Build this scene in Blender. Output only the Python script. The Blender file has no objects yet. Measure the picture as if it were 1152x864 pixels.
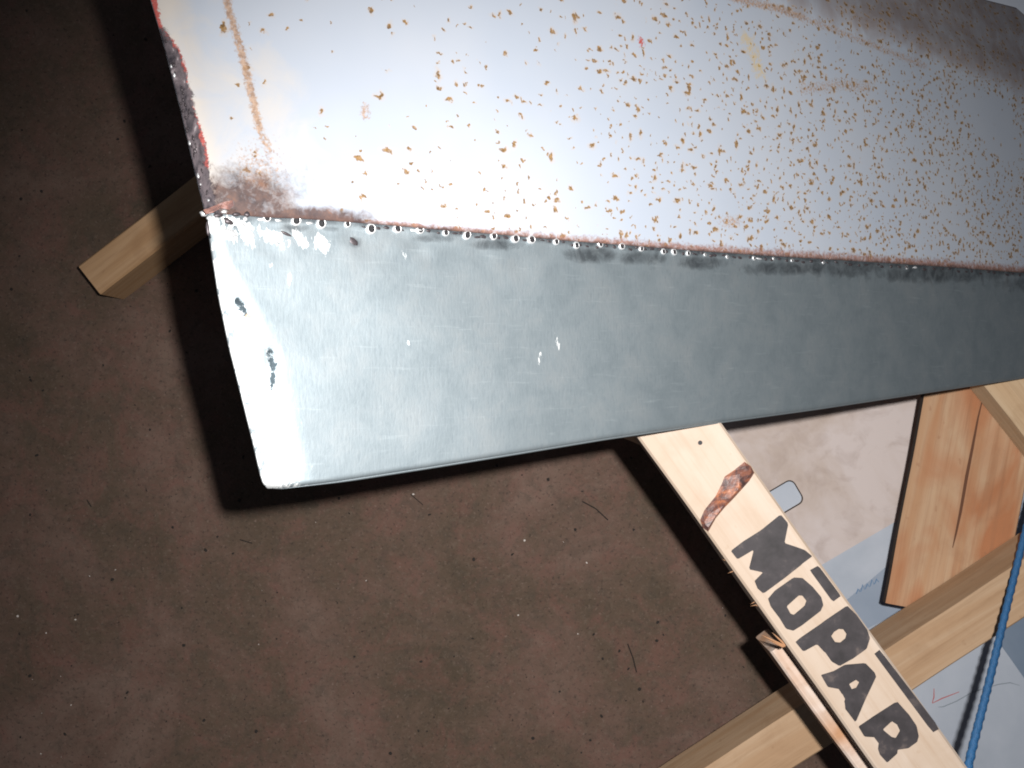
import bpy, bmesh, math, random
from mathutils import Vector, Matrix, noise
random.seed(7)
sc = bpy.context.scene

# ------------------------------------------------------------------ camera, world, flash, exposure
H = 1.5                     # camera height over the floor (m), looking straight down
F = 1100.0                  # focal length in photo pixels (photo is 1152 wide)
cam_d = bpy.data.cameras.new('camera'); cam = bpy.data.objects.new('camera', cam_d)
sc.collection.objects.link(cam); sc.camera = cam
cam.location = (0, 0, H); cam.rotation_euler = (0, 0, 0)
cam_d.sensor_width = 36; cam_d.lens = 36 * F / 1152
cam_d.clip_start = 0.02; cam_d.clip_end = 60

world = bpy.data.worlds.new('World'); sc.world = world; world.use_nodes = True
bg = world.node_tree.nodes['Background']
bg.inputs['Color'].default_value = (0.72, 0.78, 0.95, 1); bg.inputs['Strength'].default_value = 0.07

fl_d = bpy.data.lights.new('camera_flash', 'SPOT'); fl = bpy.data.objects.new('camera_flash', fl_d)
sc.collection.objects.link(fl)
fl.location = (0.060, 0.036, H + 0.01)
fl_d.energy = 106; fl_d.shadow_soft_size = 0.0095; fl_d.color = (1.0, 0.975, 0.95)
fl_d.spot_size = math.radians(100); fl_d.spot_blend = 1.0
fl.rotation_euler = (Vector((0.20, -0.30, 0.0)) - fl.location).to_track_quat('-Z', 'Y').to_euler()

sc.view_settings.view_transform = 'Standard'; sc.view_settings.look = 'None'
sc.view_settings.exposure = 0; sc.view_settings.gamma = 1
sc.cycles.filter_width = 1.9

# ------------------------------------------------------------------ helpers
C = sc.collection
def at(px, py, D):
    """point seen at photo pixel (px,py) at depth D under the camera"""
    return Vector(((px - 576) / F * D, (432 - py) / F * D, H - D))
def tag(o, label=None, cat=None, group=None, kind=None):
    if label: o['label'] = label
    if cat: o['category'] = cat
    if group: o['group'] = group
    if kind: o['kind'] = kind
    return o
def empty(name, loc):
    o = bpy.data.objects.new(name, None); C.objects.link(o); o.location = loc
    o.empty_display_size = 0.05
    return o
def link(name, me, mat=None, parent=None, mw=None):
    o = bpy.data.objects.new(name, me); C.objects.link(o)
    if mat is not None and not me.materials:
        for m in (mat if isinstance(mat, (list, tuple)) else [mat]): me.materials.append(m)
    bpy.context.view_layer.update()
    if parent:
        o.parent = parent
        pm = Matrix.Translation(parent.location) if parent.parent is None and parent.type == 'EMPTY' else parent.matrix_world
        o.matrix_parent_inverse = pm.inverted()
    if mw is not None: o.matrix_world = mw; o.matrix_basis = mw
    return o
def mesh_of(bm, name, smooth=False):
    me = bpy.data.meshes.new(name); bm.to_mesh(me); bm.free()
    if smooth:
        for p in me.polygons: p.use_smooth = True
    return me
def lerp(a, b, t): return a + (b - a) * t
def poly(pts, x):
    """piecewise linear y(x)"""
    if x <= pts[0][0]:
        (x0, y0), (x1, y1) = pts[0], pts[1]
    elif x >= pts[-1][0]:
        (x0, y0), (x1, y1) = pts[-2], pts[-1]
    else:
        for (x0, y0), (x1, y1) in zip(pts, pts[1:]):
            if x0 <= x <= x1: break
    return y0 + (y1 - y0) * (x - x0) / (x1 - x0)
def along(pts, t):
    """point at fraction t of a pixel polyline (by x-agnostic arc length), smoothed corners by dense use"""
    L = [math.dist(a, b) for a, b in zip(pts, pts[1:])]
    s = t * sum(L)
    for (a, b), l in zip(zip(pts, pts[1:]), L):
        if s <= l or (a, b) == (pts[-2], pts[-1]):
            k = s / l
            return (lerp(a[0], b[0], k), lerp(a[1], b[1], k))
        s -= l
def sstep(a, b, x):
    t = max(0, min(1, (x - a) / (b - a))); return t * t * (3 - 2 * t)
def segdist(p, a, b):
    ax, ay = a; bx, by = b; dx, dy = bx - ax, by - ay
    t = max(0, min(1, ((p[0] - ax) * dx + (p[1] - ay) * dy) / (dx * dx + dy * dy)))
    return math.hypot(p[0] - ax - t * dx, p[1] - ay - t * dy)
def pathdist(p, pts): return min(segdist(p, a, b) for a, b in zip(pts, pts[1:]))

# ------------------------------------------------------------------ materials
class NT:
    def __init__(s, name):
        s.m = bpy.data.materials.new(name); s.m.use_nodes = True
        s.t = s.m.node_tree; s.n = s.t.nodes; s.b = s.n['Principled BSDF']
    def node(s, kind, **kw):
        n = s.n.new(kind)
        for k, v in kw.items():
            if k in n.inputs.keys(): n.inputs[k].default_value = v
            else: setattr(n, k, v)
        return n
    def l(s, a, b): s.t.links.new(a, b)
    def coord(s, which='Object', scale=(1, 1, 1), rot=(0, 0, 0)):
        tc = s.node('ShaderNodeTexCoord'); mp = s.node('ShaderNodeMapping')
        mp.inputs['Scale'].default_value = scale; mp.inputs['Rotation'].default_value = rot
        s.l(tc.outputs[which], mp.inputs['Vector']); return mp.outputs['Vector']
    def noise(s, vec, scale, detail=4, rough=.55, dist=0):
        n = s.node('ShaderNodeTexNoise', Scale=scale, Detail=detail, Roughness=rough, Distortion=dist)
        s.l(vec, n.inputs['Vector']); return n.outputs['Fac']
    def ramp(s, fac, stops):
        r = s.node('ShaderNodeValToRGB'); e = r.color_ramp.elements
        while len(e) < len(stops): e.new(0.5)
        for el, (p, c) in zip(e, stops):
            el.position = p; el.color = (*c, 1) if len(c) == 3 else c
        s.l(fac, r.inputs['Fac']); return r.outputs['Color']
    def fac(s, f, lo, hi):
        m = s.node('ShaderNodeMapRange', clamp=True)
        m.inputs['From Min'].default_value = lo; m.inputs['From Max'].default_value = hi
        s.l(f, m.inputs['Value']); return m.outputs['Result']
    def math(s, op, a, b=None):
        m = s.node('ShaderNodeMath', operation=op)
        for i, v in enumerate((a, b)):
            if v is None: continue
            if isinstance(v, (int, float)): m.inputs[i].default_value = v
            else: s.l(v, m.inputs[i])
        return m.outputs[0]
    def mix(s, f, a, b, mode='MIX'):
        m = s.node('ShaderNodeMix', data_type='RGBA', blend_type=mode)
        for sock, v in ((m.inputs[0], f), (m.inputs[6], a), (m.inputs[7], b)):
            if isinstance(v, (int, float)): sock.default_value = v
            elif isinstance(v, tuple): sock.default_value = (*v, 1)
            else: s.l(v, sock)
        return m.outputs[2]
    def attr(s, name): return s.node('ShaderNodeAttribute', attribute_name=name).outputs['Fac']
    def bump(s, h, strength=.3, dist=.001):
        b = s.node('ShaderNodeBump', Strength=strength, Distance=dist); s.l(h, b.inputs['Height'])
        s.l(b.outputs['Normal'], s.b.inputs['Normal'])
    def col(s, c):
        if isinstance(c, tuple): s.b.inputs['Base Color'].default_value = (*c, 1)
        else: s.l(c, s.b.inputs['Base Color'])
    def set(s, **kw):
        for k, v in kw.items():
            k = k.replace('_', ' ')
            if isinstance(v, (int, float)): s.b.inputs[k].default_value = v
            else: s.l(v, s.b.inputs[k])

def wood(name, light, mid, dark, red=None, stretch=(2.2, 26, 26), seed=0.0, rough=.7, spec=.25):
    w = NT(name)
    v = w.coord('Object', stretch)
    off = w.node('ShaderNodeVectorMath', operation='ADD'); off.inputs[1].default_value = (seed, seed * 1.7, seed * .6)
    w.l(v, off.inputs[0]); v = off.outputs[0]
    big = w.noise(v, .9, 3, .5, .8)
    fine = w.noise(v, 4.5, 5, .65, .3)
    c = w.ramp(big, [(.36, mid), (.5, light), (.64, mid)])
    if red:
        v2 = w.coord('Object', (3, 9, 9)); o2 = w.node('ShaderNodeVectorMath', operation='ADD'); o2.inputs[1].default_value = (seed * 2, 3 + seed, 1)
        w.l(v2, o2.inputs[0])
        c = w.mix(w.fac(w.noise(o2.outputs[0], 1.1, 3, .55, 1.2), .46, .62), c, red)
    c = w.mix(w.math('MULTIPLY', w.fac(fine, .52, .68), .4), c, dark)
    lines = w.noise(w.coord('Object', (4, 170, 170)), 1.0, 3, .7, .2)
    c = w.mix(w.math('MULTIPLY', w.fac(lines, .5, .66), .30), c, dark)
    c = w.mix(w.math('MULTIPLY', w.fac(w.noise(w.coord('Object'), 18, 4, .65, .8), .52, .68), .22), c, dark)
    spots = w.noise(w.coord('Object', (60, 90, 90)), 1.0, 2, .5)
    c = w.mix(w.math('MULTIPLY', w.fac(spots, .68, .76), .4), c, dark)
    w.col(c); w.set(Roughness=rough); w.b.inputs['Specular IOR Level'].default_value = spec
    w.bump(fine, .35, .0012)
    return w.m

def plain(name, col, rough=.6, metal=0.0, spec=.4):
    m = NT(name); m.col(col); m.set(Roughness=rough, Metallic=metal); m.b.inputs['Specular IOR Level'].default_value = spec
    return m.m

# floor: brown worn concrete
fm = NT('brown_concrete')
vo = fm.coord('Object')
c = fm.ramp(fm.noise(vo, 4.5, 9, .68, .4), [(.36, (.070, .050, .034)), (.46, (.092, .062, .044)), (.54, (.112, .070, .053)), (.64, (.140, .092, .072))])
c = fm.mix(fm.math('MULTIPLY', fm.fac(fm.noise(vo, 15, 8, .75, .7), .49, .64), .50), c, (.148, .070, .056))
c = fm.mix(fm.math('MULTIPLY', fm.fac(fm.noise(vo, 34, 7, .78, .5), .49, .64), .50), c, (.058, .047, .036))
c = fm.mix(fm.math('MULTIPLY', fm.fac(fm.noise(vo, 95, 5, .8, .3), .52, .68), .45), c, (.145, .108, .082))
c = fm.mix(fm.math('MULTIPLY', fm.fac(fm.noise(vo, 170, 3, .75), .56, .68), .7), c, (.034, .024, .020))
c = fm.mix(fm.math('MULTIPLY', fm.fac(fm.noise(vo, 260, 2, .7, .5), .62, .72), .5), c, (.20, .145, .12))
fm.col(c); fm.set(Roughness=.82); fm.b.inputs['Specular IOR Level'].default_value = .2
fm.bump(fm.noise(vo, 150, 5, .7), .35, .002)
M_FLOOR = fm.m

# old paint, speckled with rust
pm = NT('rust_speckled_paint')
uv = pm.coord('UV')
wob = pm.node('ShaderNodeTexNoise', Scale=230, Detail=2, Roughness=.6); pm.l(uv, wob.inputs['Vector'])
def wobble(amount):
    sub = pm.node('ShaderNodeVectorMath', operation='SUBTRACT'); sub.inputs[1].default_value = (.5, .5, .5); pm.l(wob.outputs['Color'], sub.inputs[0])
    sca = pm.node('ShaderNodeVectorMath', operation='SCALE'); sca.inputs['Scale'].default_value = amount; pm.l(sub.outputs[0], sca.inputs[0])
    add = pm.node('ShaderNodeVectorMath', operation='ADD'); pm.l(uv, add.inputs[0]); pm.l(sca.outputs[0], add.inputs[1])
    return add.outputs[0]
_cl = pm.node('ShaderNodeTexNoise', Scale=24, Detail=3, Roughness=.6); pm.l(uv, _cl.inputs['Vector'])
dens = pm.math('MULTIPLY', pm.attr('speckle'), pm.math('ADD', pm.math('MULTIPLY', pm.fac(_cl.outputs['Fac'], .36, .64), 1.15), .45))
def specks(cell, stretch, rmin, rmax, seed, soft=.4):
    mp = pm.node('ShaderNodeMapping'); mp.inputs['Scale'].default_value = (stretch[0] / cell, stretch[1] / cell, 1)
    mp.inputs['Location'].default_value = (seed, seed * .37, seed * .11); mp.inputs['Rotation'].default_value = (0, 0, stretch[2])
    pm.l(wobble(.0075), mp.inputs['Vector'])
    v = pm.node('ShaderNodeTexVoronoi', Scale=1.0, Randomness=1.0); v.voronoi_dimensions = '2D'; pm.l(mp.outputs['Vector'], v.inputs['Vector'])
    sep = pm.node('ShaderNodeSeparateColor'); pm.l(v.outputs['Color'], sep.inputs[0])
    present = pm.math('LESS_THAN', sep.outputs[0], dens)
    sq = pm.math('POWER', sep.outputs[1], 1.8)
    rad = pm.math('ADD', pm.math('MULTIPLY', sq, rmax - rmin), rmin)
    ratio = pm.math('DIVIDE', v.outputs['Distance'], rad)
    core = pm.math('MULTIPLY', pm.fac(ratio, 1.15, 1.15 - soft), present)
    halo = pm.math('MULTIPLY', pm.fac(ratio, 2.1, .7), present)
    return core, halo
sp = [specks(.0105, (.55, 1.1, .15), .07, .20, 3.1), specks(.0120, (1.0, .58, -.2), .06, .17, 11.7), specks(.0085, (1, .85, .6), .06, .16, 23.3), specks(.0100, (.6, 1.15, -.5), .06, .18, 37.9)]
core, halo = sp[0]
for a_, b_ in sp[1:]: core = pm.math('MAXIMUM', core, a_); halo = pm.math('MAXIMUM', halo, b_)
n1 = pm.noise(uv, 6, 4, .5); n2 = pm.noise(uv, 90, 5, .65, .5); n3 = pm.noise(uv, 320, 3, .6); n4 = pm.noise(uv, 30, 5, .6, .6); nf = pm.noise(uv, 170, 5, .75, .6)
c = pm.ramp(n1, [(.38, (.295, .328, .382)), (.62, (.32, .345, .388))])
def brk(attr, nn=None, k=.8, w=.35):
    nn = pm.fac(nf if nn is None else nn, .34, .66)
    a = pm.math('SUBTRACT', pm.attr(attr), pm.math('MULTIPLY', pm.math('SUBTRACT', 1.0, nn), k))
    return pm.fac(a, 0.0, w)
nfine = pm.noise(uv, 420, 4, .7, .3)
c = pm.mix(pm.math('MULTIPLY', brk('warm', n4, .5, .7), .6), c, (.45, .385, .305))
c = pm.mix(pm.math('MULTIPLY', brk('dusty', n4, .35, .6), .8), c, (.185, .142, .128))
c = pm.mix(pm.math('MULTIPLY', halo, .38), c, (.40, .27, .15))
c = pm.mix(pm.math('MULTIPLY', core, pm.fac(nfine, .12, .5)), c, pm.ramp(n3, [(.38, (.105, .060, .024)), (.62, (.235, .140, .058))]))
c = pm.mix(pm.math('MULTIPLY', brk('streak', nfine, .75, .5), .85), c, pm.ramp(n3, [(.4, (.20, .115, .065)), (.6, (.33, .215, .14))]))
c = pm.mix(pm.math('MULTIPLY', brk('yellow', nf, .9, .5), .6), c, (.42, .30, .11))
c = pm.mix(pm.math('MULTIPLY', brk('seamrust', nf, .7, .6), .9), c, pm.ramp(nfine, [(.38, (.12, .058, .044)), (.6, (.25, .135, .105))]))
c = pm.mix(pm.math('MULTIPLY', brk('scorch', pm.math('ADD', pm.math('MULTIPLY', n4, .5), pm.math('MULTIPLY', nf, .5)), .62, .55), .95), c, pm.ramp(pm.noise(uv, 60, 5, .7), [(.38, (.044, .030, .030)), (.55, (.088, .054, .046)), (.68, (.15, .078, .052))]))
c = pm.mix(brk('red', nfine, .85, .35), c, (.30, .065, .055))
bare = brk('bare', nf, .75, .3)
c = pm.mix(bare, c, pm.ramp(pm.noise(pm.coord('UV', (150, 70, 1)), 1.0, 4, .65, .6), [(.36, (.014, .012, .016)), (.48, (.060, .050, .056)), (.60, (.105, .085, .092)), (.68, (.34, .31, .32))]))
pm.col(c)
pm.set(Roughness=.6); pm.b.inputs['Specular IOR Level'].default_value = .15
pm.bump(pm.math('SUBTRACT', pm.math('MULTIPLY', bare, nfine), pm.math('MULTIPLY', core, .3)), .5, .0018)
M_PAINT = pm.m

# galvanised sheet
gm = NT('galvanised_steel')
uv = gm.coord('UV')
n1 = gm.noise(uv, 26, 6, .7, .3); st = gm.noise(gm.coord('UV', (480, 110, 1)), 1.0, 3, .6); n2 = gm.noise(uv, 70, 5, .65, .6)
sx = gm.noise(gm.coord('UV', (24, 260, 1), (0, 0, .04)), 1.0, 4, .6, .2)
c = gm.ramp(n1, [(.36, (.218, .258, .280)), (.5, (.243, .283, .305)), (.64, (.268, .302, .320))])
c = gm.mix(gm.math('MULTIPLY', gm.fac(st, .56, .70), .33), c, (.17, .205, .235))
c = gm.mix(gm.math('MULTIPLY', gm.fac(sx, .60, .78), .22), c, (.52, .58, .60))
gf = gm.noise(uv, 190, 5, .75, .5)
def gbrk(attr, nn, k=.8, w=.35):
    n_ = gm.fac(nn, .34, .66)
    return gm.fac(gm.math('SUBTRACT', gm.attr(attr), gm.math('MULTIPLY', gm.math('SUBTRACT', 1.0, n_), k)), 0.0, w)
c = gm.mix(gm.math('MULTIPLY', gbrk('soot', n2, .55, .7), .8), c, (.05, .058, .066))
gr = gbrk('ground', gm.noise(gm.coord('UV', (330, 120, 1), (0, 0, .7)), 1.0, 4, .7, .3), .95, .22)
c = gm.mix(gr, c, (.78, .80, .80))  # ground bright metal, plus a painted highlight down the left edge
c = gm.mix(gbrk('scrape', gf, 1.0, .3), c, (.030, .042, .050))
c = gm.mix(gbrk('tan', gf, 1.0, .4), c, (.30, .23, .16))
gm.col(c); gm.set(Roughness=.62, Metallic=.82)
gm.bump(gm.math('ADD', gm.math('MULTIPLY', n2, .6), gm.math('MULTIPLY', st, .35)), .22, .0012)
M_GALV = gm.m

M_WELD = plain('bright_weld_metal', (.76, .77, .78), .40, .65)
M_PIT = plain('burnt_weld_crater', (.012, .012, .014), .7)
M_DARKSTEEL = NT('burnt_steel'); _v = M_DARKSTEEL.coord('Object')
M_DARKSTEEL.col(M_DARKSTEEL.ramp(M_DARKSTEEL.noise(_v, 220, 4, .6), [(.35, (.02, .018, .022)), (.6, (.09, .075, .08)), (.75, (.22, .17, .16))]))
M_DARKSTEEL.set(Roughness=.45, Metallic=.5); M_DARKSTEEL = M_DARKSTEEL.m
M_COPPER = NT('heat_tinted_scale'); _v = M_COPPER.coord('Object')
M_COPPER.col(M_COPPER.ramp(M_COPPER.noise(_v, 260, 4, .6), [(.38, (.14, .08, .075)), (.5, (.24, .12, .095)), (.64, (.33, .22, .21))])); M_COPPER.set(Roughness=.5); M_COPPER = M_COPPER.m

M_BEAM = wood('pale_planed_pine', (.355, .29, .237), (.335, .265, .207), (.28, .20, .14), seed=2.3, stretch=(1.6, 20, 20))
M_LATH = wood('rough_sawn_lath', (.46, .38, .33), (.40, .30, .23), (.26, .15, .09), red=(.36, .19, .10), seed=5.1, stretch=(14, 6, 6))
M_CROSS = wood('tan_pine', (.40, .275, .175), (.36, .23, .135), (.26, .155, .085), seed=8.8)
M_RED = wood('reddish_pine', (.40, .27, .17), (.35, .20, .11), (.24, .115, .06), red=(.33, .14, .065), seed=1.4, stretch=(1.3, 24, 24))
M_LEFT = wood('aged_pine', (.41, .26, .145), (.36, .215, .11), (.24, .13, .065), seed=12.2)
M_BEAM2 = wood('yellowish_pine', (.46, .34, .22), (.42, .29, .175), (.28, .17, .09), seed=4.4)
ink = NT('black_stencil_paint'); _v = ink.coord('Object')
ink.col(ink.ramp(ink.noise(_v, 60, 5, .65), [(.3, (.016, .014, .015)), (.58, (.030, .026, .028)), (.74, (.075, .06, .055))]))
ink.set(Roughness=.62); ink.b.inputs['Specular IOR Level'].default_value = .3; M_INK = ink.m
kn = NT('bark_knot'); _v = kn.coord('Object')
kn.col(kn.ramp(kn.noise(_v, 75, 5, .65, .8), [(.34, (.028, .016, .015)), (.46, (.075, .032, .026)), (.56, (.15, .055, .032)), (.64, (.27, .09, .035)), (.72, (.30, .19, .13))]))
kn.set(Roughness=.5); kn.bump(kn.noise(_v, 120, 4, .6), .6, .002); M_KNOT = kn.m
cb = NT('grey_cardboard'); _v = cb.coord('Object')
cc = cb.ramp(cb.noise(_v, 5, 5, .6, .5), [(.36, (.37, .295, .25)), (.5, (.45, .375, .335)), (.62, (.52, .455, .435))])
cc = cb.mix(cb.math('MULTIPLY', cb.fac(cb.noise(_v, 20, 5, .65, .6), .52, .70), .40), cc, (.29, .22, .19))
cb.col(cc); cb.set(Roughness=.85); cb.b.inputs['Specular IOR Level'].default_value = .15
cb.bump(cb.noise(_v, 30, 3, .5), .15, .002); M_CARD = cb.m
def sheet_mat(name, a, b):
    s = NT(name); v = s.coord('Object')
    s.col(s.ramp(s.noise(v, 9, 5, .6, .4), [(.3, a), (.7, b)])); s.set(Roughness=.6)
    s.b.inputs['Specular IOR Level'].default_value = .2; s.bump(s.noise(v, 16, 3, .5), .2, .003); return s.m
M_SHEET = sheet_mat('pale_blue_grey_sheet', (.35, .385, .44), (.42, .45, .505))
M_BLUE = sheet_mat('faded_blue_print', (.235, .28, .35), (.28, .325, .395))
M_SLATE = sheet_mat('slate_blue_print', (.15, .195, .26), (.19, .235, .30))
M_TEXT = plain('blue_ink', (.085, .17, .30), .6)
M_RPEN = plain('red_pen', (.42, .13, .13), .6)
M_GPEN = plain('grey_pencil', (.22, .25, .28), .6)
cd = NT('blue_braided_cord'); _v = cd.coord('UV', (1, 1, 1))
wv = cd.node('ShaderNodeTexWave', Scale=1.0, Distortion=.4); wv.wave_type = 'BANDS'; wv.bands_direction = 'DIAGONAL'
_mp = cd.node('ShaderNodeMapping'); _mp.inputs['Scale'].default_value = (90, 2, 1); cd.l(_v, _mp.inputs['Vector']); cd.l(_mp.outputs[0], wv.inputs['Vector'])
cd.col(cd.ramp(wv.outputs['Fac'], [(.2, (.012, .075, .20)), (.8, (.022, .16, .38))])); cd.set(Roughness=.6); cd.bump(wv.outputs['Fac'], .6, .001); M_CORD = cd.m
M_EDGE = plain('dark_weathered_edge', (.030, .020, .016), .9)  # near-black colour standing in for shade along edges
M_CRACK = plain('dark_crack', (.10, .042, .022), .9)
M_GRITD = plain('dark_grit', (.02, .016, .014), .9)
M_GRITL = plain('pale_chips', (.55, .50, .46), .5)
M_BLOCK = wood('offcut_pine', (.42, .29, .18), (.36, .23, .13), (.2, .12, .06), seed=19)

# ------------------------------------------------------------------ floor
bm = bmesh.new()
bmesh.ops.create_grid(bm, x_segments=4, y_segments=4, size=4.0)
fo = link('floor', mesh_of(bm, 'floor'), M_FLOOR); tag(fo, 'brown worn concrete workshop floor with dark and red speckling', 'floor', kind='structure')

# ------------------------------------------------------------------ boards
def board_mesh(name, L, W, T, seg=34, rough=.0011, bev=.0022, seed=0, ragged=0):
    """plank along local X from 0..L, width along Y centred, top at z=0, going down T"""
    bm = bmesh.new()
    ring = [(-W/2 + bev, 0), (W/2 - bev, 0), (W/2, -bev), (W/2, -T + bev), (W/2 - bev, -T), (-W/2 + bev, -T), (-W/2, -T + bev), (-W/2, -bev)]
    rows = []
    for i in range(seg + 1):
        x = L * i / seg; row = []
        for k, (y, z) in enumerate(ring):
            n = noise.noise_vector(Vector((x * 9 + seed, y * 30, z * 30 + seed)))
            j = rough + (ragged if k in (0, 1, 7, 2) else 0)
            xx = min(max(x, bev * .0), L)
            row.append(bm.verts.new((xx, y + n.y * j, z + n.z * j)))
        rows.append(row)
    for a, b in zip(rows, rows[1:]):
        for k in range(8):
            bm.faces.new((a[k], a[(k + 1) % 8], b[(k + 1) % 8], b[k]))
    bm.faces.new(rows[0][::-1]); bm.faces.new(rows[-1])
    bmesh.ops.recalc_face_normals(bm, faces=bm.faces)
    return mesh_of(bm, name)
def frame(p0, p1):
    x = (p1 - p0).normalized(); z = Vector((0, 0, 1)); y = z.cross(x).normalized(); z = x.cross(y)
    m = Matrix((x, y, z)).transposed().to_4x4(); m.translation = p0
    return m
def board(name, a, b, D, W, T, mat, parent=None, **kw):
    p0, p1 = at(*a, D), at(*b, D)
    me = board_mesh(name, (p1 - p0).length, W, T, **kw)
    return link(name, me, mat, parent, frame(p0, p1))

# sawhorse with the lettered top beam -----------------------------------------
DB = .912
ux, uy = .582, .813                                  # beam direction in photo pixels
px_m = DB / F
def bp(px0, s, w=0):                                 # along/across helper on the beam (pixels)
    return (px0[0] + ux * s + uy * w, px0[1] + uy * s - ux * w)
mid0 = (832.5, 579 )                                 # a point of the centre line: left 780, right 885 at y=579
BW = 85.5 * px_m
start, end = bp(mid0, -205), bp(mid0, 760)
Z_B = H - DB
sh = empty('sawhorse', (at(*bp(mid0, 250), DB).x, at(*bp(mid0, 250), DB).y, 0))
tag(sh, 'pale pine sawhorse with black painted letters along its top beam', 'sawhorse')
beam = board('top_beam', start, end, DB, BW, .038, M_BEAM, sh, seg=40, seed=3)

def flat(name, pts, holes, z, th, mat, parent, D, dome=0.0):
    """thin painted shape traced on a horizontal face at depth D"""
    bm = bmesh.new()
    loops = []
    for loop in [pts] + holes:
        vs = [bm.verts.new(at(x, y, D) + Vector((0, 0, z))) for x, y in loop]
        loops.append([bm.edges.new((a, b)) for a, b in zip(vs, vs[1:] + vs[:1])])
    bmesh.ops.triangle_fill(bm, use_beauty=True, use_dissolve=False, edges=[e for l in loops for e in l], normal=(0, 0, 1))
    for f in bm.faces:
        f.normal_update()
        if f.normal.z < 0: f.normal_flip()
    r = bmesh.ops.extrude_face_region(bm, geom=bm.faces[:])
    for v in r['geom']:
        if isinstance(v, bmesh.types.BMVert): v.co.z -= th
    bmesh.ops.recalc_face_normals(bm, faces=bm.faces)
    return link(name, mesh_of(bm, name), mat, parent, Matrix.Identity(4))
def z3(l): return [(780 + x / 5.236, 560 + y / 5.236) for x, y in l]
def z4(l): return [(880 + x / 4.235, 680 + y / 4.235) for x, y in l]
def roundoff(pts, n=1, jit=.35):
    for _ in range(n):
        out = []
        for a, b in zip(pts, pts[1:] + pts[:1]):
            out += [(a[0]*.92 + b[0]*.08, a[1]*.92 + b[1]*.08), (a[0]*.08 + b[0]*.92, a[1]*.08 + b[1]*.92)]
        pts = out
    return [(x + random.uniform(-jit, jit), y + random.uniform(-jit, jit)) for x, y in pts]
LET = [
 (z3([(222,312),(300,252),(400,190),(515,98),(558,150),(535,268),(600,288),(655,305),(700,345),(640,390),(520,485),(412,562),(375,530),(358,490),(412,438),(325,420),(355,305),(258,360)]), []),
 (z3([(440,590),(480,545),(590,470),(640,470),(700,520),(750,580),(765,630),(745,670),(640,750),(590,782),(545,770),(500,700),(455,640)]), [z3([(548,640),(620,575),(642,576),(665,605),(655,635),(590,688),(572,682)])]),
 (z3([(685,425),(735,400),(868,575),(822,612)]), []),
 (z4([(62,180),(80,160),(190,85),(310,5),(345,40),(400,115),(418,160),(400,210),(330,260),(270,292),(235,270),(200,225),(165,190),(100,222)]), [z4([(232,150),(248,128),(268,115),(290,118),(305,140),(300,160),(275,180),(250,178)])]),
 (z4([(182,335),(240,318),(300,285),(395,278),(440,325),(445,345),(400,440),(348,560),(300,500),(295,465),(300,450),(285,425),(265,400),(215,390)]), [z4([(318,378),(350,358),(365,370),(352,395),(330,402)])]),
 (z4([(437,235),(465,215),(748,590),(715,608)]), []),
 (z4([(362,580),(420,540),(545,460),(600,520),(640,580),(650,625),(640,655),(600,685),(550,690),(545,710),(498,752),(465,715),(455,690),(460,660),(435,630),(390,628)]), [z4([(478,595),(520,555),(545,570),(560,600),(540,635),(520,630)])]),
]
for pts, holes in LET:
    nm = 'painted_bar' if len(pts) == 4 else 'painted_letter'
    flat(nm, roundoff(pts), [roundoff(h, 1, .15) for h in holes], .0009, .0004, M_INK, beam, DB)
# spike knot with bark, sunk into the beam face
def z1(l): return [(680 + x / 4.8, 460 + y / 4.8) for x, y in l]
kpts = z1([(516,598),(540,545),(600,470),(635,400),(648,365),(700,330),(755,285),(790,310),(808,345),(780,390),(735,440),(690,490),(650,530),(600,590),(560,662),(530,640)])
bm = bmesh.new()
cen = [(a, b) for a, b in zip(kpts[:8], kpts[::-1][:8])]
ring_out = [bm.verts.new(at(x, y, DB) + Vector((0, 0, .0008))) for x, y in kpts]
cx = sum(p[0] for p in kpts) / len(kpts); cy = sum(p[1] for p in kpts) / len(kpts)
ring_in = []
axis = ((kpts[0][0], kpts[0][1]), (kpts[7][0], kpts[7][1]))
for x, y in kpts:
    ax, ay = z1([(540, 630)])[0]; bx, by = z1([(775, 330)])[0]
    t = max(.05, min(.95, ((x-ax)*(bx-ax)+(y-ay)*(by-ay))/((bx-ax)**2+(by-ay)**2)))
    qx, qy = ax+(bx-ax)*t, ay+(by-ay)*t
    ring_in.append(bm.verts.new(at(lerp(x, qx, .55), lerp(y, qy, .55), DB) + Vector((0, 0, .0035 + random.uniform(-.0012, .0012)))))
N = len(kpts)
for i in range(N): bm.faces.new((ring_out[i], ring_out[(i+1) % N], ring_in[(i+1) % N], ring_in[i]))
es = [bm.edges.get((ring_in[i], ring_in[(i+1) % N])) for i in range(N)]
bmesh.ops.triangle_fill(bm, use_beauty=True, edges=es, normal=(0, 0, 1))
bmesh.ops.recalc_face_normals(bm, faces=bm.faces)
tag(link('knot', mesh_of(bm, 'knot'), M_KNOT, beam, Matrix.Identity(4)), 'dark red bark knot slanting across the beam')
# little nail dimple
bm = bmesh.new(); bmesh.ops.create_circle(bm, cap_ends=True, radius=.0021, segments=12)
link('nail_head', mesh_of(bm, 'nail_head'), M_PIT, beam, Matrix.Translation(at(787.5, 498, DB) + Vector((0, 0, .0011))))
# lath nailed along the side, rough sawn
DL = .985
l0 = (873.5, 729); lw = 17.5 * DL / F
lath = board('side_lath', l0, (l0[0] + .594 * 620, l0[1] + .804 * 620), DL, lw, .060, M_LATH, sh, seg=90, rough=.0006, ragged=.0016, seed=9)
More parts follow.
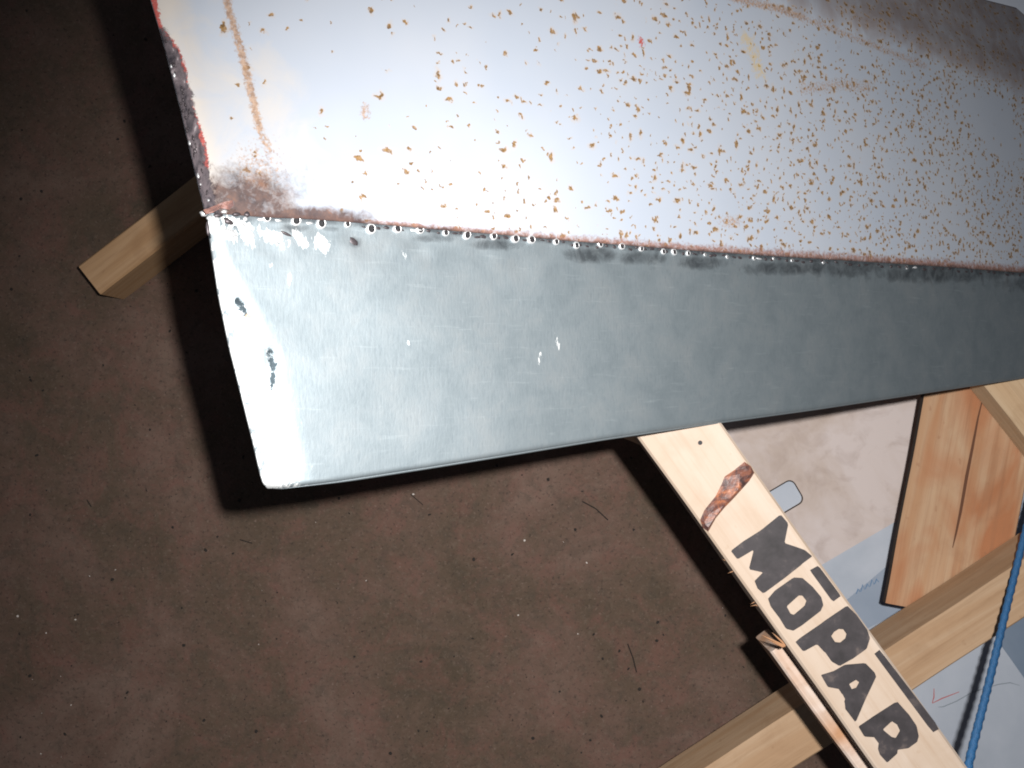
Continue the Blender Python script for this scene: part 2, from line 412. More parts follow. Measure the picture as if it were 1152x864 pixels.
# splinters torn from the beam edge
def spike(name, a, b, r, mat, parent):
    bm = bmesh.new(); d = (b - a); z = d.normalized()
    x = z.orthogonal().normalized(); y = z.cross(x)
    base = [bm.verts.new(a + (x * math.cos(k) + y * math.sin(k) * .5) * r) for k in (0, 1.26, 2.51, 3.77, 5.03)]
    m = [bm.verts.new(a.lerp(b, .55) + (x * math.cos(k) + y * math.sin(k) * .5) * r * .7) for k in (0, 1.26, 2.51, 3.77, 5.03)]
    tip = bm.verts.new(b)
    for i in range(5):
        j = (i + 1) % 5
        bm.faces.new((base[i], base[j], m[j], m[i])); bm.faces.new((m[i], m[j], tip))
    bm.faces.new(base[::-1]); bmesh.ops.recalc_face_normals(bm, faces=bm.faces)
    return link(name, mesh_of(bm, name), mat, parent, Matrix.Identity(4))
for (ax, ay), (bx, by), r in [((883, 727), (856, 714), .0016), ((883, 725), (868, 711), .0013), ((881, 728), (862, 719), .001)]:
    spike('splinter', at(ax, ay, DB + .012), at(bx, by, DB + .008), r, M_LATH, sh)
for (x, y, dx, dy) in [(847, 680, -8, 2), (842, 684, -6, -4), (819, 642, -6, 3), (810, 632, -5, -3), (758, 553, -5, -8), (756, 562, -4, -6), (838, 676, -5, 4)]:
    xe = 780 + (y - 579) * .716 + 1.5; spike('splinter', at(xe, y, DB + .012), at(xe + dx - 2, y + dy, DB + .010), .0008, M_LATH, sh)
# legs
def leg(cpx, wx=.075, wy=.05):
    p = at(*cpx, DB); p.z = 0
    q = p.copy(); q.z = Z_B - .0385
    zax = Vector((0, 0, 1)); L = q.z
    me = board_mesh('leg', L, wx, wy, seg=14, seed=cpx[0])
    bx = Vector((0, 0, 1)); d2 = Vector((ux, -uy, 0)).normalized(); by = Vector((-d2.y, d2.x, 0))
    m = Matrix((bx, by, bx.cross(by))).transposed().to_4x4(); m.translation = p + bx.cross(by) * (wy / 2)
    return link('leg', me, M_CROSS, sh, m)
leg(bp(mid0, -150, 2)); leg(bp(mid0, 715))
# foot rails that carry the legs upright
def foot(cpx):
    p = at(*cpx, DB)
    d2 = Vector((ux, -uy, 0)); n2 = Vector((-d2.y, d2.x, 0)).normalized(); d2.normalize()
    me = board_mesh('foot', .22, .06, .04, seg=8, seed=cpx[1])
    a = Vector((p.x, p.y, .04)) - n2 * .11 + d2 * .057
    return link('foot', me, M_CROSS, sh, frame(a, a + n2 * .22))
foot(bp(mid0, 715))

# boards lying about ----------------------------------------------------------
def cross(name, a, b, edge_w, D, T, mat, label, cat, **kw):
    """a,b: pixel ends of the UPPER-LEFT top edge; the width goes to the lower right"""
    dx, dy = b[0]-a[0], b[1]-a[1]; l = math.hypot(dx, dy); nx, ny = -dy/l, dx/l
    if ny < 0: nx, ny = -nx, -ny
    h = edge_w / 2
    o = board(name, (a[0]+nx*h, a[1]+ny*h), (b[0]+nx*h, b[1]+ny*h), D, edge_w * D / F, T, mat, None, **kw)
    return tag(o, label, cat)
dL = (.79, -.61)
cross('timber_plank', (87.8, 299), (87.8 + dL[0]*620, 299 + dL[1]*620), 40.5, 1.41, .0895, M_LEFT,
      'short weathered timber end poking out from under the rusty panel onto bare floor', 'timber', seed=31)
# long lower timber crossing under the lettered beam
DX, TX = 1.262, .082
A0 = (1000.5, 729); dX = (.838, -.546)
cross('timber_plank', (A0[0]-dX[0]*560, A0[1]-dX[1]*560), (A0[0]+dX[0]*330, A0[1]+dX[1]*330), 55, DX, TX, M_CROSS,
      'long tan timber crossing beneath the lettered beam, blue cord lying over it', 'timber', seed=47, seg=40)
# wide reddish board
DR = DX + TX + .0015
pa, pb = (996.5 + 129.5/2, 679.5 + 12.0), (1052 + 129.5/2 + 8, 382)
p0, p1 = at(1060.8, 690.5, DR), at(1060.8 + .1835*290, 690.5 - .983*290, DR)
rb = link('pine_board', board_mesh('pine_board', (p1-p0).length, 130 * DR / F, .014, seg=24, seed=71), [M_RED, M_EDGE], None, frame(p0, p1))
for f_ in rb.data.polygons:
    if abs(f_.normal.z) < .3: f_.material_index = 1  # side faces coloured dark to draw the board's shadow line
pts_ = [(1104, 452), (1100, 470), (1093, 505), (1087, 535), (1080, 575), (1075, 600), (1072, 616)]
Lc, Rc = [], []
for i_, (x_, y_) in enumerate(pts_):
    w_ = (.5, 1.1, 1.5, 1.6, 1.5, 1.0, .4)[i_] + random.uniform(-.2, .3); j_ = random.uniform(-.6, .6)
    Lc.append((x_ - w_ + j_, y_)); Rc.append((x_ + w_ + j_, y_))
flat('drying_crack', Lc + Rc[::-1], [], .0010, .0004, M_CRACK, rb, DR)
tag(rb, 'wide reddish pine board with dark grain, its end beneath the tan timber', 'board')
# the timber on top of it at the right
d5 = (.62, .785); DT = 1.295
q0 = (1108, 434); n5 = (d5[1], -d5[0])
hw = 52 / 2
a5 = (q0[0] + n5[0]*hw - d5[0]*22, q0[1] + n5[1]*hw - d5[1]*22); b5 = (q0[0] + n5[0]*hw + d5[0]*130, q0[1] + n5[1]*hw + d5[1]*130)
o = board('timber_plank', a5, b5, DT, 52 * DT / F, DR - DT - .0015, M_BEAM2, None, seed=83)
tag(o, 'yellowish timber lying on the wide reddish board beside the panel edge', 'timber')
# offcut blocks that carry the board and the timber
def block(cx, cy, D, w, l, mat, label, ang=0):
    p = at(cx, cy, D); me = board_mesh('wood_block', l, w, p.z, seg=4, seed=cx)
    m = Matrix.Translation((p.x, p.y, p.z)) @ Matrix.Rotation(ang, 4, 'Z') @ Matrix.Translation((-l/2, 0, 0))
    return tag(link('wood_block', me, mat, None, m), label, 'block')
block(1128, 470, DR + .0145, .07, .14, M_BLOCK, 'offcut block hidden under the wide reddish board', 1.2)
block(A0[0]-dX[0]*520+15, A0[1]-dX[1]*520+25, DX + TX + .001, .07, .12, M_BLOCK, 'offcut block under the far end of the long tan timber', .6)

def tube(name, pts, r, mat, parent=None, n=8, twist=0.0, cap=True, rfun=None):
    bm = bmesh.new(); uvl = bm.loops.layers.uv.new('UVMap'); rows = []; s = 0; S = []
    up = Vector((.3, .2, 1)).normalized()
    for i, p in enumerate(pts):
        d = (pts[min(i+1, len(pts)-1)] - pts[max(i-1, 0)]).normalized()
        x = d.cross(up).normalized(); y = x.cross(d); row = []
        rr = r * (rfun(i / (len(pts)-1)) if rfun else 1)
        for k in range(n):
            a = 2*math.pi*k/n
            q = rr * (1 + twist * math.cos(2*(a) + s * 420))
            row.append(bm.verts.new(p + (x*math.cos(a) + y*math.sin(a)) * q))
        rows.append(row); S.append(s)
        if i + 1 < len(pts): s += (pts[i+1]-p).length
    for i in range(len(rows)-1):
        for k in range(n):
            f = bm.faces.new((rows[i][k], rows[i][(k+1) % n], rows[i+1][(k+1) % n], rows[i+1][k]))
            for lp, (ss, kk) in zip(f.loops, ((S[i], k), (S[i], k+1), (S[i+1], k+1), (S[i+1], k))): lp[uvl].uv = (ss * 10, kk / n)
    if cap: bm.faces.new(rows[0][::-1]); bm.faces.new(rows[-1])
    bmesh.ops.recalc_face_normals(bm, faces=bm.faces)
    return link(name, mesh_of(bm, name, True), mat, parent, Matrix.Identity(4))
# sheets on the floor ---------------------------------------------------------
def sheet(name, pts, D, th, mat, holes=[], parent=None):
    return flat(name, pts, holes, 0, th, mat, parent, D)
ZS = .012
s1 = sheet('foam_sheet', [(748, 440), (775, 490), (905, 690), (1040, 890), (1090, 1010), (1560, 900), (1560, -60), (980, -60), (700, 200)], H - ZS, ZS - .0005, M_SHEET)
tag(s1, 'pale blue grey sheet with pen marks and faded blue print under the timbers', 'sheet')
# faded blue printed band, darker slate corner, pen marks, illegible print
flat('printed_band', [(937, 688), (1020, 618), (1110, 560), (1150, 540), (1160, 640), (1010, 690), (958, 716)], [], .0005, .0003, M_BLUE, s1, H - ZS)
flat('printed_corner', [(1126, 726), (1148, 757), (1200, 830), (1300, 800), (1300, 600), (1140, 640)], [], .0005, .0003, M_SLATE, s1, H - ZS)  # darker slate-blue shape laid over the sheet
def pen(name, pts, w, mat):
    L, R = [], []
    for i, p in enumerate(pts):
        a = pts[max(0, i-1)]; b = pts[min(len(pts)-1, i+1)]
        dx, dy = b[0]-a[0], b[1]-a[1]; l = math.hypot(dx, dy); k = w/2 * (1 if 0 < i < len(pts)-1 else .5)
        L.append((p[0]-dy/l*k, p[1]+dx/l*k)); R.append((p[0]+dy/l*k, p[1]-dx/l*k))
    flat(name, L + R[::-1], [], .0009, .0003, mat, s1, H - ZS)
pen('pen_mark', z4([(722, 400), (722, 440), (714, 468)]), 1.3, M_RPEN)
pen('pen_mark', z4([(714, 470), (760, 447), (842, 416)]), 1.3, M_RPEN)
pen('pen_mark', z4([(742, 488), (765, 487), (830, 460), (900, 420), (960, 400), (1030, 380), (1085, 372), (1130, 385)]), 1.0, M_GPEN)
for k in range(5):                                       # unreadable blue print
    x = 963 + k * 5.2; y = 668 - k * 2.8
    pen('print_mark', [(x, y), (x + 2.2, y - 5.5 - (k % 2) * 2), (x + 4.6, y - 2.2)], 1.5, M_TEXT)
# cardboard flap with hand hole
DC = H - ZS - .0055
def rrect(c, u, hl, hw, r, n=5):
    v = (-u[1], u[0]); out = []
    for sx_, sy_, a0 in ((1, 1, 0), (-1, 1, 90), (-1, -1, 180), (1, -1, 270)):
        for k in range(n + 1):
            a = math.radians(a0 + 90 * k / n)
            lx, ly = sx_ * (hl - r) + r * math.cos(a), sy_ * (hw - r) + r * math.sin(a)
            out.append((c[0] + u[0]*lx + v[0]*ly, c[1] + u[1]*lx + v[1]*ly))
    return out
uC = (.862, -.507)
hole = rrect((867, 569), uC, 36, 14.5, 7)
s2 = sheet('cardboard_flap', [(927-.862*92, 634+.507*92), (927, 634), (1002, 590), (1200, 473.5), (1130, 330), (900, 330), (740, 440)], DC, .005, M_CARD, [hole])
tube('hole_rim', [at(x, y, DC) + Vector((0, 0, .0002)) for x, y in hole + hole[:1]], .0009, M_EDGE, s2, n=6, cap=False)  # added dark ring, paints the shade outline of the hole
tag(s2, 'greyish beige cardboard flap with a rounded hand hole beside the lettered beam', 'cardboard')

# blue cord -------------------------------------------------------------------
cpts = [(1040, 1090, 1.10), (1068, 960, .995), (1083, 896, .992), (1093, 846, 1.03), (1112, 770, 1.11), (1131, 690, 1.19), (1153, 600, 1.27), (1180, 490, 1.36), (1205, 400, 1.43), (1225, 330, 1.478)]
P = [at(*c) for c in cpts]
def cat(P, n=12):
    out = []
    for i in range(len(P) - 1):
        p0, p1, p2, p3 = P[max(i-1, 0)], P[i], P[i+1], P[min(i+2, len(P)-1)]
        for k in range(n):
            t = k / n
            out.append(.5 * ((2*p1) + (p2-p0)*t + (2*p0-5*p1+4*p2-p3)*t*t + (3*p1-p0-3*p2+p3)*t**3))
    return out + [P[-1]]
co = tube('blue_cord', cat(P, 30), 0.0043, M_CORD, n=10, twist=.13)
tag(co, 'thin blue braided cord stretched from the sawhorse beam over the tan timber', 'cord')

# ------------------------------------------------------------------ the welded car panel
A_, B_, C_ = 1.29, -.86, 0.0
def pdepth(px, py): return 1.0 / (A_ + B_ * (px - 576) / F + C_ * (432 - py) / F)
NRM = Vector((-B_, -C_, A_)).normalized()                # towards the camera side
def bow(px): return -.036 * max(0, (px - 690) / 462) ** 2      # the panel curves down towards its far end
def pp(px, py, lift=0.0):
    """point of the curved panel, lifted by `lift` along its normal, on the sight line of photo pixel (px,py)"""
    k = NRM * (lift + bow(px)); x, y = px, py
    for _ in range(4):
        p = at(x, y, pdepth(x, y)) + k; d = H - p.z
        x += px - (576 + p.x / d * F); y += py - (432 - p.y / d * F)
    return at(x, y, pdepth(x, y)) + k
ORI = pp(232, 242)
UAX = (pp(900, 292) - ORI).normalized(); VAX = NRM.cross(UAX).normalized()
def puv(p): d = p - ORI; return (d.dot(UAX), d.dot(VAX))
seam = [(231, 239), (255, 241), (300, 244.5), (340, 246), (390, 249.5), (440, 253.5), (500, 259), (570, 264.5), (640, 271), (700, 275.5), (780, 282), (860, 287.5), (960, 293.5), (1060, 300), (1152, 307), (1288, 318)]
left_up = [(231, 239), (219, 190), (204, 125), (186, 55), (170, 0), (150, -70), (128, -150)]
top = [(128, -150), (400, -165), (700, -150), (900, -95), (1040, -28), (1109, 0), (1143, 8.5), (1165, 28)]
right_up = [(1288, 318), (1262, 220), (1222, 120), (1190, 60), (1165, 28)]
crease = [(700, -40), (830, -2), (900, 20), (960, 38), (1050, 72), (1152, 112), (1290, 175)]
def crease_side(px, py):                                 # >0 above the crease, in pixels
    return poly(crease, px) - py
def coons(s, t):
    c0, c1 = along(seam, s), along(top, s); d0, d1 = along(left_up, t), along(right_up, t)
    P00, P10, P01, P11 = seam[0], seam[-1], top[0], top[-1]
    r = []
    for k in (0, 1):
        r.append((1-t)*c0[k] + t*c1[k] + (1-s)*d0[k] + s*d1[k] - ((1-s)*(1-t)*P00[k] + s*(1-t)*P10[k] + (1-s)*t*P01[k] + s*t*P11[k]))
    return r
def skin_lift(px, py):
    cs = crease_side(px, py) - 8
    l = 0.0
    if cs > 0:
        d = cs * pdepth(px, py) / F
        l -= d * .30 * sstep(0, 45, cs) + d * d * 1.4
    l += .006 * math.sin(max(0, min(1, (px - 230) / 900)) * math.pi) * sstep(0, 140, poly(seam, px) - py)     # faint crown
    # left edge rolls down slightly
    e = px - left_edge(py)
    if e < 26: l -= .0035 * (1 - e / 26) ** 2
    return l
def left_edge(py):
    pts = sorted([(y, x) for x, y in left_up]); return poly(pts, py)
def grid_obj(name, fn, ns, nt, masks, mat, parent, thick):
    verts, uvs, faces, px_ = [], [], [], []
    for j in range(nt + 1):
        for i in range(ns + 1):
            x, y, p = fn(i / ns, j / nt)
            verts.append(p); uvs.append(puv(p)); px_.append((x, y))
    for j in range(nt):
        for i in range(ns):
            a = j*(ns+1)+i; faces.append((a, a+1, a+ns+2, a+ns+1))
    # bottom side
    nv = len(verts)
    verts += [v - NRM * thick for v in verts]; uvs += uvs
    faces += [tuple(nv + k for k in f[::-1]) for f in faces]
    rim = [i for i in range(ns)] ; 
    def side(a, b): faces.append((a, nv + a, nv + b, b))
    for i in range(ns): side(i, i+1); k = nt*(ns+1); side(k+i+1, k+i)
    for j in range(nt): side((j+1)*(ns+1), j*(ns+1)); side(j*(ns+1)+ns, (j+1)*(ns+1)+ns)
    me = bpy.data.meshes.new(name); me.from_pydata([tuple(v) for v in verts], [], faces)
    ul = me.uv_layers.new(name='UVMap')
    for l in me.loops: ul.data[l.index].uv = uvs[l.vertex_index]
    for nm, f in masks.items():
        at_ = me.attributes.new(nm, 'FLOAT', 'POINT')
        vals = [f(x, y) for x, y in px_]
        at_.data.foreach_set('value', vals + [0.0] * nv)
    me.materials.append(mat)
    n_top = ns * nt
    for k, p in enumerate(me.polygons): p.use_smooth = k < n_top
    me.validate(); me.update()
    return link(name, me, None, parent, Matrix.Identity(4))

panel = empty('car_panel', (pp(700, 280).x, pp(700, 280).y, 0))
tag(panel, 'large rust speckled white car panel with grey galvanised strip welded along its edge', 'car panel')

def skin(s, t):
    s2 = s ** 1.15
    x, y = coons(s2, t); return x, y, pp(x, y, skin_lift(x, y))
red_line = [(172, 0), (178, 32), (187, 42), (199, 60), (206, 80), (208, 105), (214, 125), (222, 145), (228, 165), (231, 188)]
def m_density(x, y):
    d = sstep(230, 1150, x)
    v = .07 + .13 * sstep(330, 560, x) + .30 * sstep(560, 900, x) + .16 * sstep(850, 1152, x)
    if crease_side(x, y) > 0: v *= 1 - .45 * sstep(0, 60, crease_side(x, y))
    v *= 1 - .95 * sstep(1.15, .85, math.hypot((x - 1118 - (y - 140) * .55) / 24, (y - 140) / 42))
    if x > 560 : v += .12 * sstep(70, 20, poly(seam, x) - y)
    return v
def m_warm(x, y):
    e = x - left_edge(y)
    return max(.95 * sstep(70, 8, e), .55 * sstep(150, 60, math.hypot((x - 250) , (y - 175) * .8)), .35 * sstep(130, 40, e))
def m_dusty(x, y):
    cs = crease_side(x, y)
    return .50 * sstep(-6, 20, cs) * sstep(740, 1000, x) + .15 * sstep(560, 1100, x) * sstep(-60, 0, cs)
def m_streak(x, y):
    a = 1.0 * sstep(9, .5, pathdist((x, y), [(246, -60), (257, 10), (272, 60), (283, 105), (292, 145)])) 
    b = .75 * sstep(9, 1, pathdist((x, y), [(292, 145), (303, 170)]))
    c = .8 * sstep(9, .5, pathdist((x, y), [(815, -6), (840, 2), (870, 8), (903, 20)]))
    d = .6 * sstep(9, .5, pathdist((x, y), [(903, 20), (960, 42), (1040, 74)]))
    e = .55 * sstep(14, 1, pathdist((x, y), [(905, 100), (945, 95), (975, 98)]))
    f = .7 * sstep(13, 1, math.hypot((x - 822) * .5, y - 249)) + .7 * sstep(11, 1, math.hypot(x - 411, (y - 125) * .5)) + .55 * sstep(60, 5, math.hypot((x - 290), (y - 195) * .9))
    return max(a, b, c, d, e, f)
def m_yellow(x, y): return .8 * sstep(14, 1, pathdist((x, y), [(838, 40), (848, 62), (856, 85)]))
def m_seamrust(x, y):
    h = poly(seam, x) - y
    return 1.0 * sstep(lerp(9, 15, sstep(400, 900, x)), 1.0, h)
def m_scorch(x, y):
    return max(1.0 * sstep(2.1, .15, math.hypot((x - 256) / 70, (y - 236 + .18 * (x - 256)) / 40)), 1.0 * sstep(1.5, .3, math.hypot((x - 345) / 80, (y - 246) / 15)), .75 * sstep(20, 2, x - left_edge(y)) * sstep(60, 140, y), .8 * sstep(5, .5, poly(seam, x) - y))
def m_red(x, y): return 1.1 * sstep(8, .8, pathdist((x, y), red_line)) + .9 * sstep(5, 1, pathdist((x, y), [(720, 44), (722, 50)]))
def m_bare(x, y):
    e = x - left_edge(y)
    w = 2 + 12 * sstep(25, 70, y)
    return 1.1 * sstep(w + 9, w - 6, e) * sstep(15, 45, y)
skin_o = grid_obj('painted_skin', skin, 340, 130, dict(speckle=m_density, warm=m_warm, dusty=m_dusty, streak=m_streak, yellow=m_yellow, seamrust=m_seamrust, scorch=m_scorch, red=m_red, bare=m_bare), M_PAINT, panel, .0011)

# patch strip ------------------------------------------------------------------
p_top = [(233, 236), (300, 242), (390, 247), (500, 256), (640, 268), (780, 279), (960, 290), (1152, 303.5), (1288, 314)]
p_left = [(233, 236), (234.5, 260), (239, 290), (245, 330), (257, 388), (270, 440), (283, 492), (293, 535), (296, 544), (301, 549.5)]
p_bot = [(301, 549.5), (318, 549.6), (380, 541.5), (480, 526), (580, 510), (680, 493.5), (800, 476), (920, 459.5), (1030, 443), (1152, 424.5), (1285, 404)]
p_right = [(1288, 314), (1288, 350), (1285, 404)]
def coonsP(s, t):
    c0, c1 = along(p_top, s), along(p_bot, s); d0, d1 = along(p_left, t), along(p_right, t); r = []
    for k in (0, 1):
        r.append((1-t)*c0[k] + t*c1[k] + (1-s)*d0[k] + s*d1[k] - ((1-s)*(1-t)*p_top[0][k] + s*(1-t)*p_top[-1][k] + (1-s)*t*p_bot[0][k] + s*t*p_bot[-1][k]))
    return r
pl_yx = sorted([(y, x) for x, y in p_left])
def pleft(py): return poly(pl_yx, py)
def patch_lift(x, y):
    l = -.0022
    e = x - pleft(min(y, 549)); w = lerp(14, 62, sstep(250, 400, y))
    if e < w: l -= .0105 * (w / 62) * (1 - max(e, 0) / w) ** 2
    hb = poly(p_bot, x) - y                                   # bottom edge rolled under a little
    if hb < 5: l -= .0016 * (1 - hb / 5) ** 2
    h = y - poly(seam, x)                                     # heat buckling below the seam
    l += .0011 * noise.noise(Vector((x * .035, y * .05, 3))) * sstep(70, 5, h)
    l += .0012 * noise.noise(Vector((x * .008, y * .012, 9)))
    l -= .0012 * sstep(14, 0, segdist((x, y), (305, 398), (305, 424))) + .0010 * sstep(13, 0, segdist((x, y), (270, 344), (284, 366)))
    return l
def patch(s, t):
    x, y = coonsP(s ** 1.15, t); return x, y, pp(x, y, patch_lift(x, y))
sootb = [(x, poly(seam, x) + dy, rx, ry) for x, dy, rx, ry in [(400, 22, 10, 9), (372, 9, 12, 4), (490, 10, 24, 6), (560, 12, 38, 7), (668, 14, 36, 11), (722, 13, 36, 9), (790, 13, 34, 9), (880, 13, 54, 10), (950, 9, 64, 11), (1060, 8, 94, 12), (1200, 8, 94, 12), (330, 12, 20, 6), (270, 8, 24, 7)]]
def p_soot(x, y):
    h = y - poly(seam, x)
    v = max(sstep(1.4, .3, math.hypot((x-a)/c, (y-b)/d)) for a, b, c, d in sootb) * .8
    return max(v, .85 * sstep(9, 1, h), .25 * sstep(45, 5, h) * sstep(560, 760, x))
def p_ground(x, y):
    v = 0
    for cx_, cy_, rx, ry, an in [(256, 262, 13, 8, .2), (270, 252, 22, 4.5, .3), (276, 264, 5, 14, -.5), (308, 268, 15, 7, .35), (338, 269, 5, 12, -.6), (362, 274, 6, 12, -.75), (240, 252, 8, 10, 0), (326, 312, 2, 7, .1), (305, 298, 2, 3, 0), (627, 389, 1.5, 9, -.1), (607, 402, 1.5, 8, 0), (456, 287, 1.2, 5, -.1), (460, 386, 1.5, 3, 0)]:
        ca, sa = math.cos(an), math.sin(an); dx, dy = x-cx_, y-cy_
        v = max(v, 1.05 * sstep(1.9, .2, math.hypot((dx*ca+dy*sa)/rx, (-dx*sa+dy*ca)/ry)))
    e = x - pleft(y); w = lerp(6, 40, sstep(260, 400, y))
    return max(v, .70 * sstep(w * 1.7, w * .2, e) * sstep(262, 300, y))  # rolled left edge whitened: flash highlight put into the colour
def p_scrape(x, y):
    return max(.95 * sstep(9, .3, segdist((x, y), (303.5, 396), (308, 414))), .9 * sstep(6, .3, segdist((x, y), (308, 414), (305, 437))), .95 * sstep(8, .3, segdist((x, y), (266, 339), (277, 354))), .8 * sstep(3.5, .8, segdist((x, y), (235, 256), (236, 270))))
def p_tan(x, y): return max(1.0 * sstep(7, .5, segdist((x, y), (279, 356), (285, 369))), 0)
patch_o = grid_obj('patch_strip', patch, 330, 110, dict(soot=p_soot, ground=p_ground, scrape=p_scrape, tan=p_tan), M_GALV, panel, .0011)
tag(patch_o, 'bare grey galvanised strip welded along the panel edge')
# rolled hem under the lower edge
hem = [pp(x, y, patch_lift(x, y) - .0016) for x, y in [along(p_bot, k / 120) for k in range(1, 121)]]
tube('hem', hem, .0014, M_GALV, panel, n=6, rfun=lambda t: min(1.0, .15 + t * 9))

# weld craters along the seam --------------------------------------------------
def crater_mesh():
    bm = bmesh.new(); n = 14
    prof = [(1.0, -.1), (.97, .22), (.80, .44), (.63, .42), (.52, .20), (.46, .02), (0, .0)]
    rows = []
    for r, z in prof[:-1]:
        rows.append([bm.verts.new((r*math.cos(2*math.pi*k/n), r*math.sin(2*math.pi*k/n), z)) for k in range(n)])
    cv = bm.verts.new((0, 0, 0))
    for a, b, i in zip(rows, rows[1:], range(9)):
        for k in range(n):
            f = bm.faces.new((a[k], a[(k+1) % n], b[(k+1) % n], b[k])); f.material_index = 1 if i >= 3 else 0; f.smooth = True
    for k in range(n):
        f = bm.faces.new((rows[-1][k], rows[-1][(k+1) % n], cv)); f.material_index = 1
    bmesh.ops.recalc_face_normals(bm, faces=bm.faces)
    return mesh_of(bm, 'weld_crater')
cm = crater_mesh(); cm.materials.append(M_WELD); cm.materials.append(M_PIT)
rot = Matrix((UAX, VAX, NRM)).transposed().to_4x4()
dots = [(300,245.5),(333,248.5),(361,251.5),(390.6,252),(417,257.5),(446.7,257.5),(472,258.7),(501,262),(525,264.5),(555,265.5),(579,268.5),(597,269.5),(625,272),(648,276),(675,274.5),(699,277),(721,280),(746,283),(758,283.5),(773.6,285),(793,286.5),(818,289),(848,290.5),(870,291),(891,293),(926,295),(1020,301)]
for i, (x, y) in enumerate(dots):
    s = (5.6 if x < 700 else 4.8) * random.uniform(.82, 1.2) * .70 / F * 1.0 * (1 if x < 780 else .62)
    p = pp(x, y, patch_lift(x, y) + .0002)
    m = Matrix.Translation(p) @ rot @ Matrix.Rotation(random.uniform(0, 6), 4, 'Z') @ Matrix.Diagonal((s * random.uniform(.9, 1.2), s * random.uniform(.85, 1.05), s * random.uniform(.9, 1.3), 1))
    link('weld_crater', cm, None, panel, m)
# weld globules: the seam itself and the messy corner
def glob_mesh(seed):
    bm = bmesh.new(); bmesh.ops.create_icosphere(bm, subdivisions=2, radius=1)
    for v in bm.verts:
        v.co *= 1 + .35 * noise.noise(v.co * 1.3 + Vector((seed, 0, 0)))
    return mesh_of(bm, 'weld_globule', True)
GM = [glob_mesh(k * 7.3) for k in range(5)]
for g in GM: g.materials.append(M_WELD)
GD = [g.copy() for g in GM]
for g in GD: g.materials.clear(); g.materials.append(M_DARKSTEEL)
def glob(x, y, rx, ry, rz, an, dark=False, lift=0.0):
    base = patch_lift(x, y) if y > poly(seam, x) else skin_lift(x, y)
    k = pdepth(x, y) / F
    m = Matrix.Translation(pp(x, y, base + lift)) @ rot @ Matrix.Rotation(an, 4, 'Z') @ Matrix.Diagonal((rx*k, ry*k, rz*k, 1))
    return link('weld_globule', random.choice(GD if dark else GM), None, panel, m)
for a in [(229, 240.5, 4, 3.5, 3, 0), (236.5, 245, 4.5, 3, 3, .4), (244, 247, 3.5, 3.5, 2.5, 0), (252, 238, 4, 2.2, 2.5, .2), (262, 248, 7, 2.6, 2.5, -.5),
          (272, 253, 8, 3, 2.2, -.7), (256, 262, 11, 5.5, 2.2, -.1), (283, 263, 6, 2.4, 2, -1.0), (305, 269, 10, 4.5, 1.8, -.35), (338, 270, 8, 3, 1.6, -1.0), (362, 275, 8, 3.4, 1.5, -.8),
          (294, 247, 5, 2, 1.8, .1), (276, 246, 3, 2.5, 2, 0), (313, 248, 4, 1.8, 1.5, 0), (348, 251, 4, 1.8, 1.5, .1)]: glob(*a)
for a in [(246, 242, 6, 3, 2.5, .2), (257, 249, 6, 4, 2.6, -.3), (266, 241, 5, 2.4, 2, .2), (278, 241, 4, 3, 2, 0), (234, 258, 2.4, 8, 2, .1), (322, 263, 7, 1.8, 1.4, -.35), (398, 272, 6, 4, 1.0, -.6)]: glob(*a, dark=True)
# thin dark-and-bright bead along the rest of the seam
k = 0
for x in range(410, 1270, 9):
    xx = x + random.uniform(-3, 3); yy = poly(seam, xx) + random.uniform(1.5, 5)
    glob(xx, yy, random.uniform(2.5, 5), random.uniform(1.0, 1.9), random.uniform(.8, 1.6), random.uniform(-.2, .1), dark=random.random() < .93)
# welded raw edge up the left side
for k in range(34):
    y = random.uniform(30, 236); x = left_edge(y) + random.uniform(.5, 9)
    glob(x, y, random.uniform(.9, 1.7), random.uniform(1.6, 3.4), random.uniform(1.2, 2.2), random.uniform(-.1, .4), dark=random.random() < .72)
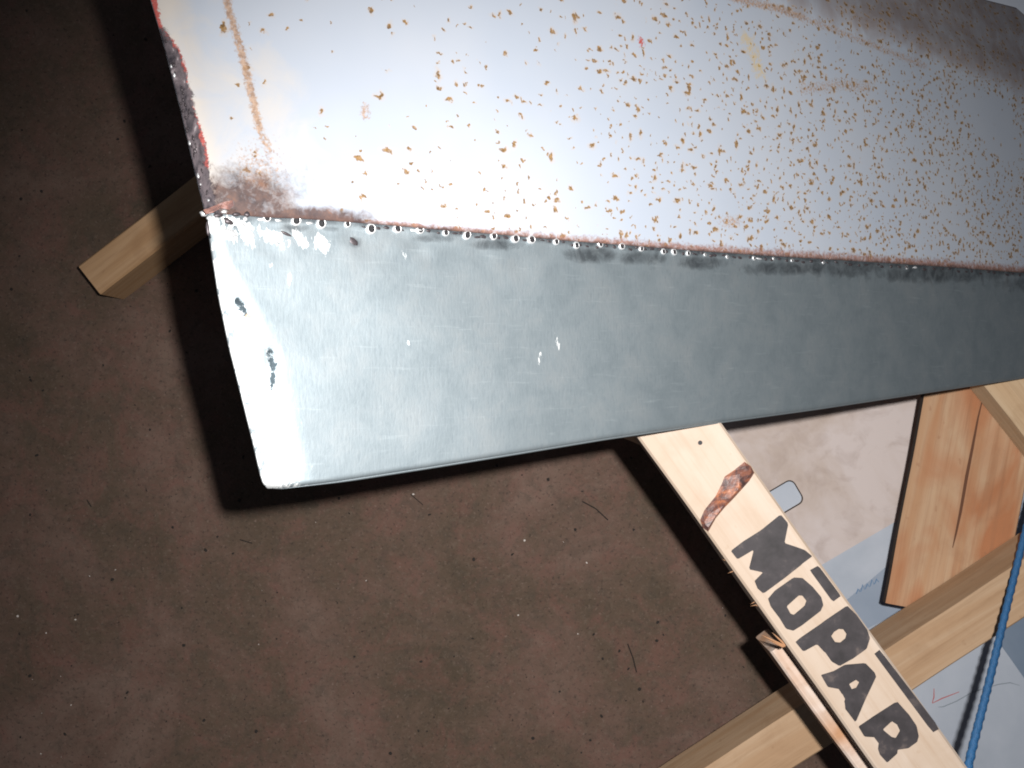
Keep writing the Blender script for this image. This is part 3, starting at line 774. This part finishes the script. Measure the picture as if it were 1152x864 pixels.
# heat tinted flake of scale lifting at the corner
bm = bmesh.new(); fl_pts = [(229, 236), (240, 232), (252, 227), (262, 225), (263, 231), (258, 236), (248, 234), (240, 239), (232, 241)]
vs = [bm.verts.new(pp(x, y, .0022 + .0012 * (i % 3))) for i, (x, y) in enumerate(fl_pts)]
ff = bm.faces.new(vs); r = bmesh.ops.extrude_face_region(bm, geom=[ff])
for v in r['geom']:
    if isinstance(v, bmesh.types.BMVert): v.co -= NRM * .0016
bmesh.ops.recalc_face_normals(bm, faces=bm.faces)
tag(link('scale_flake', mesh_of(bm, 'scale_flake'), M_COPPER, panel, Matrix.Identity(4)), 'orange heat tinted flake of scale at the welded corner')

# ------------------------------------------------------------------ grit on the floor
bm = bmesh.new()
def chip(x, y, r, mi):
    p = at(x, y, H); p.z = r * .35
    g = bmesh.ops.create_icosphere(bm, subdivisions=1, radius=1)
    M = Matrix.Translation(p) @ Matrix.Rotation(random.uniform(0, 6), 4, 'Z') @ Matrix.Diagonal((r, r * random.uniform(.4, 1), r * .5, 1))
    for v in g['verts']:
        v.co *= random.uniform(.75, 1.25); v.co = M @ v.co
        for f in v.link_faces: f.material_index = mi
for k in range(420):
    x, y = random.uniform(-60, 900), random.uniform(-40, 900)
    chip(x, y, random.choice((.0009, .0012, .0016, .0022, .003)), 0)
for k in range(14): chip(random.uniform(-60, 860), random.uniform(350, 900), random.uniform(.0005, .0010), 1)
for (x, y) in [(130, 641), (52, 712), (80, 793), (46, 848), (20, 693), (101, 648), (85, 697), (660, 633), (583, 692), (650, 713), (465, 556), (590, 608), (412, 653)]: chip(x, y, random.uniform(.0011, .0020), 1)
def hair(pts, w):                                    # dark hairs and shavings lying on the concrete
    P_ = [at(x, y, H) + Vector((0, 0, .0012)) for x, y in pts]
    for a, b in zip(P_, P_[1:]):
        n_ = Vector((-(b - a).y, (b - a).x, 0)).normalized() * w
        v_ = [bm.verts.new(q) for q in (a - n_, b - n_, b + n_, a + n_, a + Vector((0, 0, w)), b + Vector((0, 0, w)))]
        bm.faces.new((v_[0], v_[1], v_[5], v_[4])); bm.faces.new((v_[2], v_[3], v_[4], v_[5])); bm.faces.new((v_[0], v_[4], v_[3])); bm.faces.new((v_[1], v_[2], v_[5]))
hair([(655, 564), (670, 572), (684, 585)], .0009); hair([(706, 724), (712, 740), (716, 756)], .0009); hair([(270, 607), (284, 611)], .0008); hair([(98, 562), (103, 570)], .0009); hair([(462, 556), (476, 568)], .0006)
grit = link('floor_grit', mesh_of(bm, 'floor_grit'), [M_GRITD, M_GRITL], None, Matrix.Identity(4))
tag(grit, 'scattered dark grit and pale chips on the brown floor', 'grit', kind='stuff')
